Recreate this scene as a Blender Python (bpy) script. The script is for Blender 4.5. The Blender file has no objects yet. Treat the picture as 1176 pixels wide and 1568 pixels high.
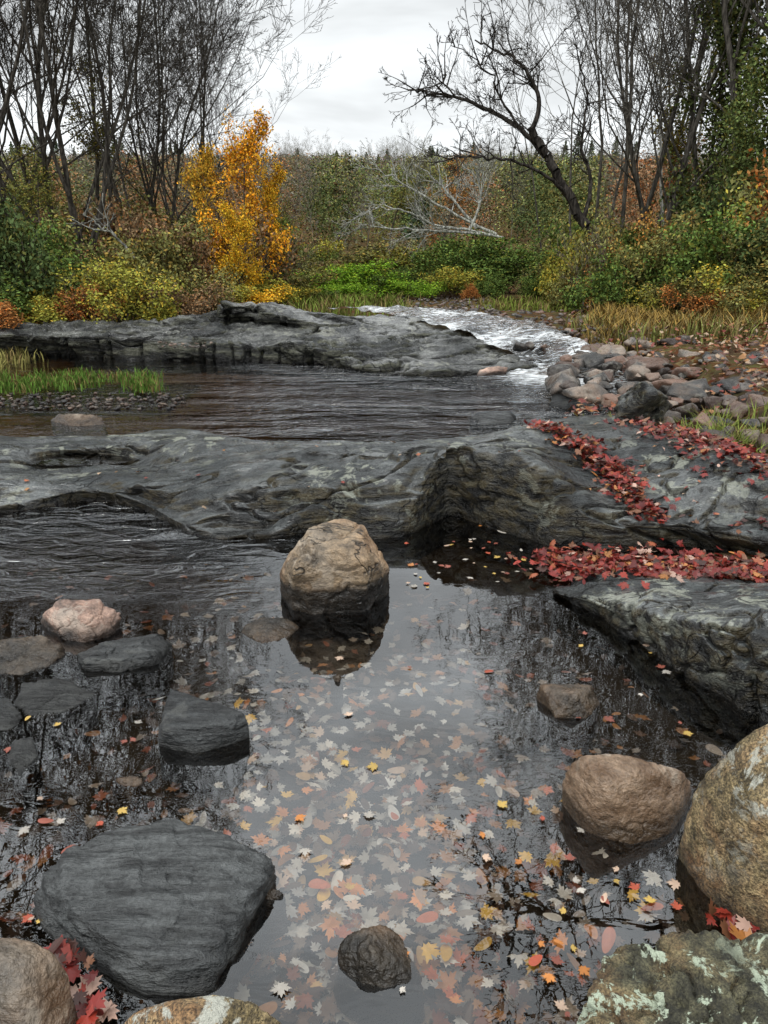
import bpy, bmesh, math, random
import numpy as np
from mathutils import Vector
from mathutils.bvhtree import BVHTree
rng=np.random.default_rng(7)
S=bpy.context.scene
# ---------------- site survey helpers (photo column/row -> real ground position) -------------
H=1.6; PITCH=math.radians(19.2); F=1132.0
sp,cp=math.sin(PITCH),math.cos(PITCH)
def ray(px,py):
    dx=(px-588)/F; dy=(py-784)/F
    return dx,cp-dy*sp,-sp-dy*cp
def G(px,py,z=0.0):
    a,b,c=ray(px,py); t=(z-H)/c
    return (a*t,b*t,z)
def W(px,py,Y):
    a,b,c=ray(px,py); t=Y/b
    return (a*t,Y,H+c*t)
# ---------------- noise ----------------
def vnoise(p,seed=0):
    p=np.asarray(p,float); i=np.floor(p).astype(np.int64); f=p-i; u=f*f*(3-2*f)
    def h(a,b,c):
        n=(a*73856093)^(b*19349663)^(c*83492791)^(seed*265443576+1013)
        n=n&0xffffffff; n=((n^(n>>13))*1274126177)&0xffffffff; n=(n^(n>>16))&0xffff
        return n/32767.5-1
    x,y,z=i[...,0],i[...,1],i[...,2]; ux,uy,uz=u[...,0],u[...,1],u[...,2]
    L=lambda a,b,t:a+(b-a)*t
    return L(L(L(h(x,y,z),h(x+1,y,z),ux),L(h(x,y+1,z),h(x+1,y+1,z),ux),uy),
             L(L(h(x,y,z+1),h(x+1,y,z+1),ux),L(h(x,y+1,z+1),h(x+1,y+1,z+1),ux),uy),uz)
def fbm(p,o=4,seed=0):
    p=np.asarray(p,float); s=0;a=1
    for k in range(o): s=s+a*vnoise(p*(2.03**k)+k*7.3,seed+k); a*=.5
    return s
def sst(a,b,x):
    t=np.clip((x-a)/(b-a),0,1); return t*t*(3-2*t)
# ---------------- mesh helpers ----------------
def mk(name,V,Fc,mat=None,smooth=True,col=None,fl=None,parent=None):
    V=np.ascontiguousarray(V,dtype=np.float32); Fc=np.ascontiguousarray(Fc,dtype=np.int32)
    me=bpy.data.meshes.new(name); n,k=Fc.shape
    me.vertices.add(len(V)); me.vertices.foreach_set('co',V.ravel())
    me.loops.add(n*k); me.loops.foreach_set('vertex_index',Fc.ravel())
    me.polygons.add(n); me.polygons.foreach_set('loop_start',np.arange(n,dtype=np.int32)*k)
    me.polygons.foreach_set('use_smooth',np.full(n,smooth,dtype=bool))
    me.update(calc_edges=True)
    if col is not None:
        c=np.ones((len(V),4),np.float32); c[:,:3]=col
        at=me.attributes.new('col','FLOAT_COLOR','POINT'); at.data.foreach_set('color',c.ravel())
    if fl:
        for kk,v in fl.items():
            at=me.attributes.new(kk,'FLOAT','POINT'); at.data.foreach_set('value',np.asarray(v,np.float32).ravel())
    if mat: me.materials.append(mat)
    ob=bpy.data.objects.new(name,me); S.collection.objects.link(ob)
    if parent: ob.parent=parent
    return ob
def gridfaces(nu,nv):
    i=np.arange(nu*nv).reshape(nv,nu)
    return np.stack([i[:-1,:-1],i[:-1,1:],i[1:,1:],i[1:,:-1]],-1).reshape(-1,4)
def cr(P,n):
    P=np.asarray(P,float); K=len(P)
    t=np.linspace(0,K-1-1e-6,n); i=np.floor(t).astype(int); f=(t-i).reshape((-1,)+(1,)*(P.ndim-1))
    g=lambda j:P[np.clip(j,0,K-1)]
    a,b,c,d=g(i-1),g(i),g(i+1),g(i+2)
    return .5*((2*b)+(c-a)*f+(2*a-5*b+4*c-d)*f*f+(3*b-a-3*c+d)*f**3)
# ---------------- node helpers ----------------
class NT:
    def __init__(s,m): s.t=m.node_tree; s.t.nodes.clear()
    def n(s,ty,inp=None,**pr):
        nd=s.t.nodes.new(ty)
        for k,v in pr.items(): setattr(nd,k,v)
        if inp:
            for k,v in inp.items():
                if isinstance(v,bpy.types.NodeSocket): s.t.links.new(v,nd.inputs[k])
                else: nd.inputs[k].default_value=v
        return nd
    def math(s,op,a,b=None,c=None,clamp=False):
        inp={0:a}
        if b is not None: inp[1]=b
        if c is not None: inp[2]=c
        return s.n('ShaderNodeMath',inp,operation=op,use_clamp=clamp).outputs[0]
    def mix(s,f,a,b,bt='MIX'):
        nd=s.n('ShaderNodeMix',data_type='RGBA',blend_type=bt,clamp_result=False)
        for i,v in ((0,f),(6,a),(7,b)):
            if isinstance(v,bpy.types.NodeSocket): s.t.links.new(v,nd.inputs[i])
            else: nd.inputs[i].default_value=(v if i==0 else (*v,1) if len(v)==3 else v)
        return nd.outputs[2]
    def mr(s,v,a,b,c=0.,d=1.):
        return s.n('ShaderNodeMapRange',{0:v,1:a,2:b,3:c,4:d},interpolation_type='SMOOTHSTEP').outputs[0]
    def noise(s,vec,sc,det=4,rough=.55,dist=0.):
        return s.n('ShaderNodeTexNoise',{'Vector':vec,'Scale':sc,'Detail':det,'Roughness':rough,'Distortion':dist}).outputs[0]
    def mapping(s,vec,sc=(1,1,1),rot=(0,0,0)):
        return s.n('ShaderNodeMapping',{'Vector':vec,'Scale':sc,'Rotation':rot}).outputs[0]
def newmat(name):
    m=bpy.data.materials.new(name); m.use_nodes=True; return m,NT(m)
def rockmat(name,c1,c2,lich=(.3,.32,.26),lamt=.4,rough=.45,foli=(2,14,14),frot=(0.2,0,0.3),bump=.5,speck=.25,wet=.4,sc=1.,rust=0.,wh=.05,steep=None,island=False,bd=.04,coat=0.,st_rng=(.93,.6),spec=.5,crack=0.):
    m,t=newmat(name)
    geo=t.n('ShaderNodeNewGeometry'); pos=geo.outputs['Position']
    big=t.noise(pos,1.8*sc,4,.6,.3)
    c=t.mix(t.mr(big,.38,.62),c1,c2)
    st=t.noise(t.mapping(pos,foli,frot),1.6*sc,4,.65,.3)
    c=t.mix(t.mr(st,.3,.7),t.mix(1,c,(.4,.4,.4),'MULTIPLY'),t.mix(1,c,(2.1,2.1,2.05),'MULTIPLY'))
    if rust: c=t.mix(t.math('MULTIPLY',t.mr(big,.45,.6),rust),c,(.17,.08,.028))
    fine=t.noise(pos,70*sc,2,.7)
    c=t.mix(speck,c,t.mix(t.mr(fine,.3,.7),(.0,.0,.0),(1.,1.,1.)),'OVERLAY')
    if island:
        ri=geo.outputs['Random Per Island']
        rk=t.mr(ri,0,1,.25,1.35)
        c=t.mix(t.mr(t.math('FRACT',t.math('MULTIPLY',ri,13.7)),.4,.9,0,.8),c,(.13,.068,.045))
        c=t.mix(1,c,t.n('ShaderNodeCombineXYZ',{0:rk,1:rk,2:rk}).outputs[0],'MULTIPLY')
    l1=t.noise(pos,5*sc,5,.72,.4)
    lm=t.math('MULTIPLY',t.mr(l1,.53,.60),t.mr(t.noise(pos,1.1*sc,1),.4,.6))
    lm=t.math('MULTIPLY',lm,lamt,clamp=True)
    cw=coat
    if steep:  # mossy brown of steep faces, with ledge-front shade painted into the same colour
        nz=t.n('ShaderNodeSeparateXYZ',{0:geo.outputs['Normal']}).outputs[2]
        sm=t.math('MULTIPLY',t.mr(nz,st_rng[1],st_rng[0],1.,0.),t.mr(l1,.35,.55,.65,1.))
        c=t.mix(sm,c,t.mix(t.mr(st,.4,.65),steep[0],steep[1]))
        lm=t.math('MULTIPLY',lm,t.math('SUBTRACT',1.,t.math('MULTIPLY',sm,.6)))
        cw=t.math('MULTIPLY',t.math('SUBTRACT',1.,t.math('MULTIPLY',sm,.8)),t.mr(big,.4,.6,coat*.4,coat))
    z=t.n('ShaderNodeSeparateXYZ',{0:pos}).outputs[2]
    zz=t.math('ADD',z,t.math('MULTIPLY',t.math('SUBTRACT',big,.5),.1))
    dry=t.mr(zz,wh-.02,wh+.03)
    lm=t.math('MULTIPLY',lm,dry)
    c=t.mix(lm,c,lich)
    c=t.mix(dry,t.mix(1,c,(wet,wet*.95,wet*.85),'MULTIPLY'),c)
    ro=t.math('ADD',t.mr(l1,.35,.65,rough-.1,rough+.15),t.math('MULTIPLY',lm,.3))
    ro=t.math('SUBTRACT',ro,t.math('MULTIPLY',t.math('SUBTRACT',1.,dry),.1))
    h=t.math('ADD',t.math('MULTIPLY',st,.8),t.math('MULTIPLY',t.noise(pos,14*sc,5,.72),.7))
    h=t.math('ADD',h,t.math('MULTIPLY',fine,.08))
    if crack:
        cn=t.math('ABSOLUTE',t.math('SUBTRACT',t.noise(t.mapping(pos,(1.,2.6,2.),(0,0,.5)),1.3*sc,4,.6,.5),.5))
        ck=t.mr(cn,.0,.010,1.,0.)
        h=t.math('SUBTRACT',h,t.math('MULTIPLY',ck,crack)); c=t.mix(t.math('MULTIPLY',ck,.8),c,(.006,.006,.005))
    bp=t.n('ShaderNodeBump',{'Height':h,'Strength':bump,'Distance':bd})
    inp={'Base Color':c,'Roughness':ro,'Normal':bp.outputs[0],'Specular IOR Level':spec}
    if coat: inp.update({'Coat Weight':cw,'Coat Roughness':.07,'Coat IOR':1.5,'Coat Normal':t.n('ShaderNodeBump',{'Height':st,'Strength':.55,'Distance':bd}).outputs[0]})
    b=t.n('ShaderNodeBsdfPrincipled',inp)
    t.n('ShaderNodeOutputMaterial',{0:b.outputs[0]})
    return m
def attrmat(name,rough=.55,var=.35):
    m,t=newmat(name)
    c=t.n('ShaderNodeAttribute',attribute_name='col').outputs[0]
    if var:
        pos=t.n('ShaderNodeNewGeometry').outputs['Position']
        c=t.mix(var,c,t.mix(t.noise(pos,60,2),(.2,.2,.2),(1.6,1.6,1.6)),'MULTIPLY')
    if rough<.5: out=t.n('ShaderNodeBsdfPrincipled',{'Base Color':c,'Roughness':rough,'Specular IOR Level':.35}).outputs[0]
    else: out=t.n('ShaderNodeBsdfDiffuse',{0:c}).outputs[0]
    t.n('ShaderNodeOutputMaterial',{0:out}); return m
def foliagemat(name):
    m,t=newmat(name)
    oc=t.n('ShaderNodeObjectInfo')
    r=t.n('ShaderNodeNewGeometry').outputs['Random Per Island']
    k=t.math('ADD',t.math('MULTIPLY',r,1.8),.35)
    kv=t.n('ShaderNodeCombineXYZ',{0:k,1:k,2:k}).outputs[0]
    c=t.mix(1,oc.outputs['Color'],kv,'MULTIPLY')
    r2=t.math('FRACT',t.math('MULTIPLY',r,17.31))
    c=t.mix(t.math('MULTIPLY',t.mr(r2,.7,.88),.5),c,t.mix(1,c,(2.1,1.15,.6),'MULTIPLY'))
    t.n('ShaderNodeOutputMaterial',{0:t.n('ShaderNodeBsdfDiffuse',{0:c}).outputs[0]}); return m
def barkmat(name):
    m,t=newmat(name)
    oc=t.n('ShaderNodeObjectInfo').outputs['Color']
    pos=t.n('ShaderNodeNewGeometry').outputs['Position']
    a=t.noise(t.mapping(pos,(12,12,2)),1.5,2,.7)
    c=t.mix(1,oc,t.mix(t.mr(a,.35,.7),(.45,.45,.45),(1.6,1.6,1.55)),'MULTIPLY')
    t.n('ShaderNodeOutputMaterial',{0:t.n('ShaderNodeBsdfDiffuse',{0:c}).outputs[0]}); return m
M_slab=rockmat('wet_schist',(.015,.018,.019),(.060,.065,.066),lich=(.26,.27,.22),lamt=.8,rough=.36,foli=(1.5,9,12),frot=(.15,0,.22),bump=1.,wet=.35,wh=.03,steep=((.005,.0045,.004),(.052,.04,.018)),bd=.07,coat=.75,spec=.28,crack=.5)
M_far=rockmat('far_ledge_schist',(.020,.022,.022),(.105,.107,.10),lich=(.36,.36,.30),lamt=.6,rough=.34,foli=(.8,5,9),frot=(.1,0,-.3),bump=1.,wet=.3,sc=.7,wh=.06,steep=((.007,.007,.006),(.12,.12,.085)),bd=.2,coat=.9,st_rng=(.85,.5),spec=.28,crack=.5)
M_dark=rockmat('dark_slate',(.014,.015,.016),(.036,.038,.039),lich=(.12,.12,.11),lamt=.3,rough=.46,foli=(3,20,26),frot=(0,.1,.5),bump=.9,wet=.4,wh=.015,bd=.035,spec=.35)
M_tan=rockmat('tan_boulder_rock',(.10,.072,.045),(.21,.15,.095),lich=(.40,.34,.27),lamt=.6,rough=.42,foli=(5,5,9),bump=.9,wet=.08,rust=.45,wh=.13,crack=.4)
M_pink=rockmat('pink_boulder_rock',(.13,.08,.06),(.27,.18,.14),lich=(.42,.36,.30),lamt=.5,rough=.45,foli=(5,5,9),bump=.8,wet=.15,wh=.035)
M_tan2=rockmat('brown_boulder_rock',(.040,.034,.028),(.12,.093,.07),lich=(.36,.31,.25),lamt=.9,rough=.38,foli=(6,6,10),bump=.8,wet=.3,rust=.35,wh=.06,spec=.4)
M_gran=rockmat('granite_boulder_rock',(.10,.075,.035),(.24,.18,.10),lich=(.42,.42,.36),lamt=1.,rough=.7,foli=(5,5,5),bump=1.,speck=.7,wet=.3,rust=.7,sc=2.2,wh=.04)
M_lich=rockmat('lichen_rock',(.035,.033,.02),(.11,.10,.055),lich=(.44,.50,.38),lamt=2.,rough=.8,foli=(5,5,5),bump=1.,speck=.6,wet=.5,sc=2.8,wh=.02,rust=.4)
M_stone=rockmat('river_stone',(.03,.028,.027),(.13,.11,.095),lich=(.30,.29,.25),lamt=.4,rough=.33,foli=(1,1,2),bump=.8,wet=.4,rust=.3,sc=1.3,wh=.03,island=True)
M_leaf=attrmat('fallen_leaf',.42); M_fol=foliagemat('foliage'); M_bark=barkmat('bark')
# ---------------- terrain ----------------
def Rb(Y): return np.interp(Y,[0,1.5,2.3,3.2,3.9,6,8,10,12,14,18,24],[1.15,1.25,2.2,3.0,2.9,3.3,3.6,3.5,3.2,2.9,2.6,2.0])
def T(X,Y):
    X=np.asarray(X,float);Y=np.asarray(Y,float)
    P=np.stack([X,Y,np.zeros_like(X)],-1)
    far=np.interp(X,[-12,-8,-3,0,2.6,3.5],[11.6,12.4,13,13.2,12.2,11.5])
    d=np.minimum(np.minimum(Rb(Y)-X,X+10),far-Y)
    m=sst(-.5,.5,d+.25*fbm(P*1.3,3,3))
    bed=-.24+.05*fbm(P*1.1,4,5)-.12*sst(5.5,7,Y)-.08*sst(1.5,3,np.abs(X))*sst(4,2,Y)
    land=.30+.006*np.clip(Y-12,0,40)+.07*fbm(P*.7,4,9)+.9*sst(4.5,14,np.abs(X-.5))*sst(9,20,Y+np.abs(X)*.5)+.4*sst(0,6,X-3)*sst(14,9,Y)
    cx=np.interp(Y,[11,12,13,14,16,19],[2.9,2.6,2.1,1.6,1.0,.6]); hw=np.interp(Y,[11,14,19],[.9,.9,.9])
    land=land-.25*sst(.6,-.3,np.abs(X-cx)-hw)*sst(19,15,Y)*sst(10,12,Y)
    z=land*(1-m)+bed*m
    z=np.maximum(z,-.2+.225*sst(1.0,2.0,X)*sst(2.9,3.25,Y)*sst(4.5,3.8,Y))
    hill=17*sst(60,225,Y)+5*sst(35,160,np.abs(X-5))+1.5*fbm(P*.02,3,11)*sst(30,80,Y)
    z=z+hill*sst(22,60,np.hypot(X,Y))
    return z-30*sst(300,900,np.hypot(X,Y))
def sgrid(lo,hi,n,c,k):
    a=math.asinh((lo-c)/k);b=math.asinh((hi-c)/k); return c+k*np.sinh(np.linspace(a,b,n))
xs=sgrid(-900,900,280,0,6.); ys=sgrid(-60,1200,320,4,6.)
X,Y=np.meshgrid(xs,ys); Z=T(X,Y)
m,t=newmat('ground')
pos=t.n('ShaderNodeNewGeometry').outputs['Position']
c=t.mix(t.mr(t.noise(pos,1.2,5,.6),.4,.6),(.045,.035,.022),(.08,.08,.03))
vo=t.n('ShaderNodeTexVoronoi',{'Vector':pos,'Scale':14.})
lc=t.n('ShaderNodeValToRGB',{0:t.n('ShaderNodeSeparateColor',{0:vo.outputs['Color']}).outputs[0]})
e=lc.color_ramp.elements; e[0].color=(.10,.022,.012,1); e[1].color=(.2,.15,.07,1)
for p_,q_ in ((.3,(.12,.045,.02,1)),(.6,(.07,.045,.03,1))): x=e.new(p_); x.color=q_
c=t.mix(t.mr(t.noise(pos,3.,3),.4,.6,.1,.75),c,lc.outputs[0])
sx=t.n('ShaderNodeSeparateXYZ',{0:pos}); z=sx.outputs[2]
bedc=t.mix(t.noise(pos,8,5,.7),(.015,.012,.009),(.065,.05,.035))
warm=t.math('MULTIPLY',t.mr(sx.outputs[1],5.,7.),t.mr(sx.outputs[0],-3.2,-.6,1.,.15))
bedc=t.mix(warm,bedc,(.24,.15,.06))
c=t.mix(t.mr(z,-.02,.04),bedc,c)
bp=t.n('ShaderNodeBump',{'Height':t.noise(pos,20,4,.7),'Strength':.7,'Distance':.04})
b=t.n('ShaderNodeBsdfDiffuse',{'Color':c,'Normal':bp.outputs[0]}); t.n('ShaderNodeOutputMaterial',{0:b.outputs[0]})
mk('ground',np.stack([X,Y,Z],-1).reshape(-1,3),gridfaces(len(xs),len(ys)),m)
# ---------------- water ----------------
def watermat(name):
    m,t=newmat(name)
    pos=t.n('ShaderNodeNewGeometry').outputs['Position']
    rip=t.n('ShaderNodeAttribute',attribute_name='ripple').outputs['Fac']
    foam=t.n('ShaderNodeAttribute',attribute_name='foam').outputs['Fac']
    w1=t.noise(t.mapping(pos,(2.4,5.5,1),(0,0,.1)),1.9,3,.5,.9)
    w2=t.noise(t.mapping(pos,(4,4,1),(0,0,.9)),.6,1,.5,.3)
    w3=t.mr(t.noise(t.mapping(pos,(.5,1.6,1)),.9,2),.38,.62,.35,1.4)
    h=t.math('MULTIPLY',t.math('MULTIPLY',t.math('ADD',w1,t.math('MULTIPLY',w2,.4)),rip),w3)
    bp=t.n('ShaderNodeBump',{'Height':h,'Strength':1.,'Distance':.055})
    fr=t.n('ShaderNodeFresnel',{'IOR':1.75,'Normal':bp.outputs[0]})
    gl=t.n('ShaderNodeBsdfGlossy',{'Color':(.95,.975,1,1),'Roughness':.01,'Normal':bp.outputs[0]})
    deep=t.n('ShaderNodeAttribute',attribute_name='deep').outputs['Fac']
    tr=t.n('ShaderNodeBsdfTransparent',{0:t.mix(deep,(.78,.755,.70),(.40,.27,.13))})
    s=t.n('ShaderNodeMixShader',{0:fr.outputs[0],1:tr.outputs[0],2:gl.outputs[0]})
    fn=t.noise(t.mapping(pos,(2.2,9,5),(0,0,-.75)),2.6,5,.75,.8)
    ff=t.mr(t.math('ADD',fn,t.math('MULTIPLY',foam,.35)),.62,.78)
    ff=t.math('MULTIPLY',ff,t.math('MINIMUM',t.math('MULTIPLY',foam,4.),.95))
    fo=t.n('ShaderNodeBsdfDiffuse',{0:(.62,.64,.65,1)})
    s2=t.n('ShaderNodeMixShader',{0:ff,1:s.outputs[0],2:fo.outputs[0]})
    t.n('ShaderNodeOutputMaterial',{0:s2.outputs[0]}); return m
M_wat=watermat('stream_water')
xs=np.linspace(-16,6,120); ys=np.linspace(-2,14,120); X,Y=np.meshgrid(xs,ys)
rip=(.35+4.2*sst(-2.6,-.3,X))*sst(5.6,6.6,Y)+1.1*sst(3.0,4.1,Y)*sst(-.3,-1.0,X)*sst(5.8,5.,Y)+.010
foam=.8*sst(1.6,0.,np.hypot((X-2.5)/1.1,(Y-10.5)/1.4))
mk('river_water',np.stack([X,Y,0*X],-1).reshape(-1,3),gridfaces(120,120),M_wat,fl={'ripple':rip,'foam':foam,'deep':.75*sst(5.4,6.5,Y)+.5*sst(2.6,3.6,Y)*sst(5.8,5.,Y)+.2*sst(-.6,-1.2,X)*sst(5.8,5.,Y)})
def stream(name,secs,lift=.05):
    a=np.array([[G(*s[0],s[2]),G(*s[1],s[2])] for s in secs],float)
    A=cr(a,120); u=np.linspace(0,1,40)[None,:,None]
    P=A[:,:1]*(1-u)+A[:,1:]*u; P[...,2]+=lift+.05*fbm(P*np.array([3,3,0]),4,2)
    sl=np.abs(np.gradient(P[...,2].mean(1))); sl=sl/sl.max()
    foam=(.34+.62*sl)[:,None]*np.ones((1,40)); foam*=.4+.6*sst(-.5,.5,vnoise(P*np.array([2,2,0]),8))
    mk(name,P.reshape(-1,3),gridfaces(40,120)[:,::-1],M_wat,fl={'ripple':np.full(foam.shape,2.),'foam':foam,'deep':np.full(foam.shape,.9)})
stream('stream_rapids',[((500,472),(690,477),.55),((560,480),(750,486),.52),((620,492),(815,498),.46),((685,508),(868,515),.36),((745,528),(905,532),.25),((795,549),(938,553),.1),((775,577),(955,587),-.05)])
g0=G(125,701,.055); an=np.linspace(0,2*math.pi,40,endpoint=False)
V=[(g0[0],g0[1],.06)]+[(g0[0]+.6*math.cos(a)*(1+.15*math.sin(3*a)),g0[1]+.25*math.sin(a),.06) for a in an]
mk('puddle_water',V,np.array([[0,i+1,(i+1)%40+1] for i in range(40)]),M_wat,fl={'ripple':np.full(41,.05),'foam':np.zeros(41),'deep':np.full(41,.6)})
# ---------------- lofted ledges ----------------
def ledge(name,secs,mat,nu,nv,amp,foli,seed,sink=.45,back=(0,.5,-.35),fiss=0.):
    A=[]
    for s in secs:
        q=[np.array(G(*p)) for p in s]
        A.append([q[0]+np.array([0,.02,-sink])]+q+[q[-1]+np.array(back)])
    A=np.array(A); A=cr(A,nu); A=np.swapaxes(A,0,1); P=cr(A,nv)
    du=np.gradient(P,axis=1); dv=np.gradient(P,axis=0); N=np.cross(du,dv); N/=np.linalg.norm(N,axis=-1,keepdims=True)+1e-9
    a_=.35; ca,sa=math.cos(a_),math.sin(a_)
    Q=np.stack([P[...,0]*ca+P[...,1]*sa,-P[...,0]*sa+P[...,1]*ca,P[...,2]+.15*P[...,0]],-1)+.12*fbm(P*1.1,2,seed+30)[...,None]
    f1=fbm(P*1.6,4,seed); f2=fbm(Q*np.array(foli),4,seed+5); f3=fbm(P*9,4,seed+9)
    rr_=fbm(Q*np.array(foli)*.6+3,3,seed+2)
    sw=Q[...,1]*3.2+f1*.9+Q[...,2]*3; fr=sw-np.floor(sw)
    D=amp*(.9*f1+.8*f2+.3*f3+1.6*(sst(0,.8,fr)-sst(.88,1,fr))*sst(.2,.7,np.abs(N[...,2]))*sst(-.4,.4,fbm(P*.9,2,seed+50))-1.8*np.exp(-(rr_/.07)**2))
    if fiss:
        v=fbm(np.stack([P[...,0]*3.5,P[...,1]*.4,P[...,2]*.6],-1),3,seed+40)
        D-=fiss*np.exp(-(v/.09)**2)*sst(.9,.3,np.abs(N[...,2]))
    P=P+N*D[...,None]
    return mk(name,P.reshape(-1,3),gridfaces(nu,nv),mat)
near=[
 [(-150,795,0),(-150,770,.06),(-150,740,.12),(-150,710,.12),(-150,680,.15),(-150,668,0)],
 [(0,787,0),(5,762,.07),(0,735,.13),(0,712,.09),(0,683,.14),(0,674,0)],
 [(70,778,0),(70,755,.08),(75,730,.12),(75,706,.035),(80,684,.11),(80,670,0)],
 [(140,768,0),(140,748,.09),(145,724,.12),(145,702,.035),(155,682,.12),(155,668,0)],
 [(215,782,0),(215,765,.06),(215,737,.15),(215,708,.07),(230,672,.17),(230,663,0)],
 [(300,822,0),(300,795,.06),(300,752,.16),(300,715,.2),(300,670,.19),(300,664,0)],
 [(408,826,0),(408,800,.05),(400,748,.22),(398,715,.25),(393,684,.21),(390,680,0)],
 [(490,815,0),(488,752,.22),(490,726,.27),(490,702,.3),(490,688,.3),(490,682,0)],
 [(590,822,0),(592,764,.19),(598,732,.28),(600,708,.33),(600,687,.34),(600,682,0)],
 [(628,816,0),(630,770,.17),(648,712,.34),(672,698,.37),(700,683,.37),(700,678,0)],
 [(690,786,0.02),(684,695,.43),(708,689,.43),(735,683,.42),(760,672,.40),(760,668,0)],
 [(745,808,0),(740,698,.435),(757,691,.43),(775,682,.41),(795,664,.38),(795,658,0)],
 [(808,826,0),(808,714,.41),(815,702,.41),(825,684,.38),(840,656,.36),(840,650,0)],
 [(860,838,0),(872,752,.30),(892,738,.26),(905,700,.29),(930,650,.34),(930,644,0)],
 [(945,842,0),(948,798,.17),(975,772,.19),(985,712,.29),(1010,665,.36),(1010,655,.1)],
 [(1040,838,0),(1045,803,.15),(1060,777,.2),(1080,727,.32),(1100,692,.38),(1105,680,.15)],
 [(1176,862,0),(1176,830,.15),(1176,802,.2),(1180,765,.3),(1190,735,.36),(1195,722,.2)],
 [(1350,880,0),(1350,840,.14),(1350,820,.2),(1350,790,.3),(1350,770,.36),(1350,750,.25)]]
ledge('rock_ledge',near,M_slab,760,260,.019,(1.3,7,7),21)
rb=[
 [(845,915,-.02),(850,908,.01),(860,900,.015),(870,893,.01),(880,888,-.02)],
 [(920,948,0),(920,925,.06),(930,912,.07),(940,898,.06),(945,888,0)],
 [(1000,1000,0),(1000,952,.12),(1010,928,.13),(1020,910,.11),(1020,896,.01)],
 [(1080,1050,0),(1080,968,.2),(1085,938,.2),(1090,915,.13),(1095,895,.02)],
 [(1180,1105,0),(1180,968,.26),(1180,938,.24),(1180,912,.16),(1180,893,.04)],
 [(1320,1150,0),(1320,980,.28),(1320,938,.28),(1320,912,.2),(1320,890,.06)]]
ledge('rock_ledge',rb,M_slab,340,200,.018,(2,7,10),44,back=(0,.3,-.25))
fs=[
 [(-300,560,0),(-300,540,.2),(-300,530,.35),(-300,520,.4),(-300,512,.4)],
 [(-100,548,0),(-100,530,.2),(-100,520,.35),(-100,510,.4),(-100,505,.4)],
 [(60,545,0),(62,517,.32),(65,511,.37),(70,506,.4),(80,499,.42)],
 [(200,550,0),(200,524,.27),(205,517,.33),(210,509,.39),(220,501,.42)],
 [(300,553,0),(300,521,.32),(310,510,.4),(315,497,.48),(330,482,.6)],
 [(380,555,0),(385,520,.33),(380,497,.48),(360,479,.68),(350,469,.78)],
 [(480,558,0),(480,532,.25),(470,507,.4),(460,489,.58),(450,475,.68)],
 [(560,572,0),(560,552,.12),(570,522,.3),(560,500,.44),(550,484,.56)],
 [(650,576,0),(655,557,.10),(660,534,.22),(650,510,.36),(640,493,.44)],
 [(740,574,0),(740,560,.08),(750,544,.15),(750,525,.24),(745,510,.30)],
 [(825,568,-.03),(825,562,.0),(830,554,.03),(830,540,.1),(830,530,.16)]]
ledge('rock_ledge',fs,M_far,500,160,.05,(.8,3.5,6),77,back=(0,1.6,-.5),fiss=.16)
# ---------------- hull boulders ----------------
_ico={}
def ico(n):
    if n not in _ico:
        bm=bmesh.new(); bmesh.ops.create_icosphere(bm,subdivisions=n,radius=1)
        _ico[n]=(np.array([v.co[:] for v in bm.verts]),np.array([[v.index for v in f.verts] for f in bm.faces])); bm.free()
    return _ico[n]
def hullshape(pts,n=6,p=16,amp=.03,fr=5.,seed=0,strat=0.,grow=1.03):
    pts=np.array(pts,float); c=(pts.max(0)+pts.min(0))/2; q=(pts-c)*grow
    bm=bmesh.new()
    for v in q: bm.verts.new(v)
    bmesh.ops.convex_hull(bm,input=bm.verts); bm.normal_update()
    pl=[]
    for f in bm.faces:
        nn=np.array(f.normal[:]); d=float(nn@np.array(f.verts[0].co[:]))
        if d<0: nn=-nn;d=-d
        if f.calc_area()>1e-7: pl.append(nn/max(d,1e-3))
    bm.free(); pl=np.array(pl)
    U,Fc=ico(n); k=np.clip(U@pl.T,0,None); km=k.max(1,keepdims=True); kk=km[:,0]*(((k/km)**p).sum(1))**(1/p)
    V=U/kk[:,None]
    size=np.ptp(q,axis=0).mean()
    Q=V+c
    D=amp*size*(fbm(Q*fr/size,5,seed)+.25*fbm(Q*fr*4/size,3,seed+4))
    if strat:
        zz=(Q[:,2]*1.0+Q[:,0]*.35+Q[:,1]*.3)/size*8+fbm(Q*2/size,3,seed+8)*.8; fz=zz-np.floor(zz)
        D+=strat*size*(sst(0,.8,fz)-sst(.85,1,fz))+strat*.5*size*fbm(Q*np.array([3,12,16])/size,3,seed+9)
    rid=np.abs(fbm(Q*fr*.6/size+5,3,seed+12)); D-=amp*size*1.4*np.exp(-(rid/.05)**2)
    return Q+U*D[:,None],Fc
def boulder(name,pts,mat,**k):
    P=[]
    for p in pts:
        if len(p)==4: w=W(p[0],p[1],p[3])
        else: w=G(*p)
        P.append(w)
        if w[2]<.05: P.append((w[0],w[1],-.14))
    V,Fc=hullshape(P,**k); return mk(name,V,Fc,mat)
w=0
boulder('boulder',[(433,905,0),(446,928,0),(500,936,0),(560,932,0),(591,905,0),(470,815,w,3.28),(482,806,w,3.36),(518,798,w,3.44),(555,802,w,3.44),(582,842,w,3.36),(596,872,w,3.35),(430,880,w,3.26),(446,846,w,3.28),(560,862,w,3.12),(450,876,w,3.11),(528,842,w,3.14),(478,832,w,3.17),(500,835,w,3.65),(570,870,w,3.65),(450,885,w,3.6)],M_tan,seed=3,p=90,amp=.022)
boulder('flat_rock',[(367,968,0),(400,986,0),(440,977,0),(460,960,0),(400,945,.04),(440,945,.04),(375,955,.03)],M_tan2,seed=5,n=5,p=30)
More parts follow.
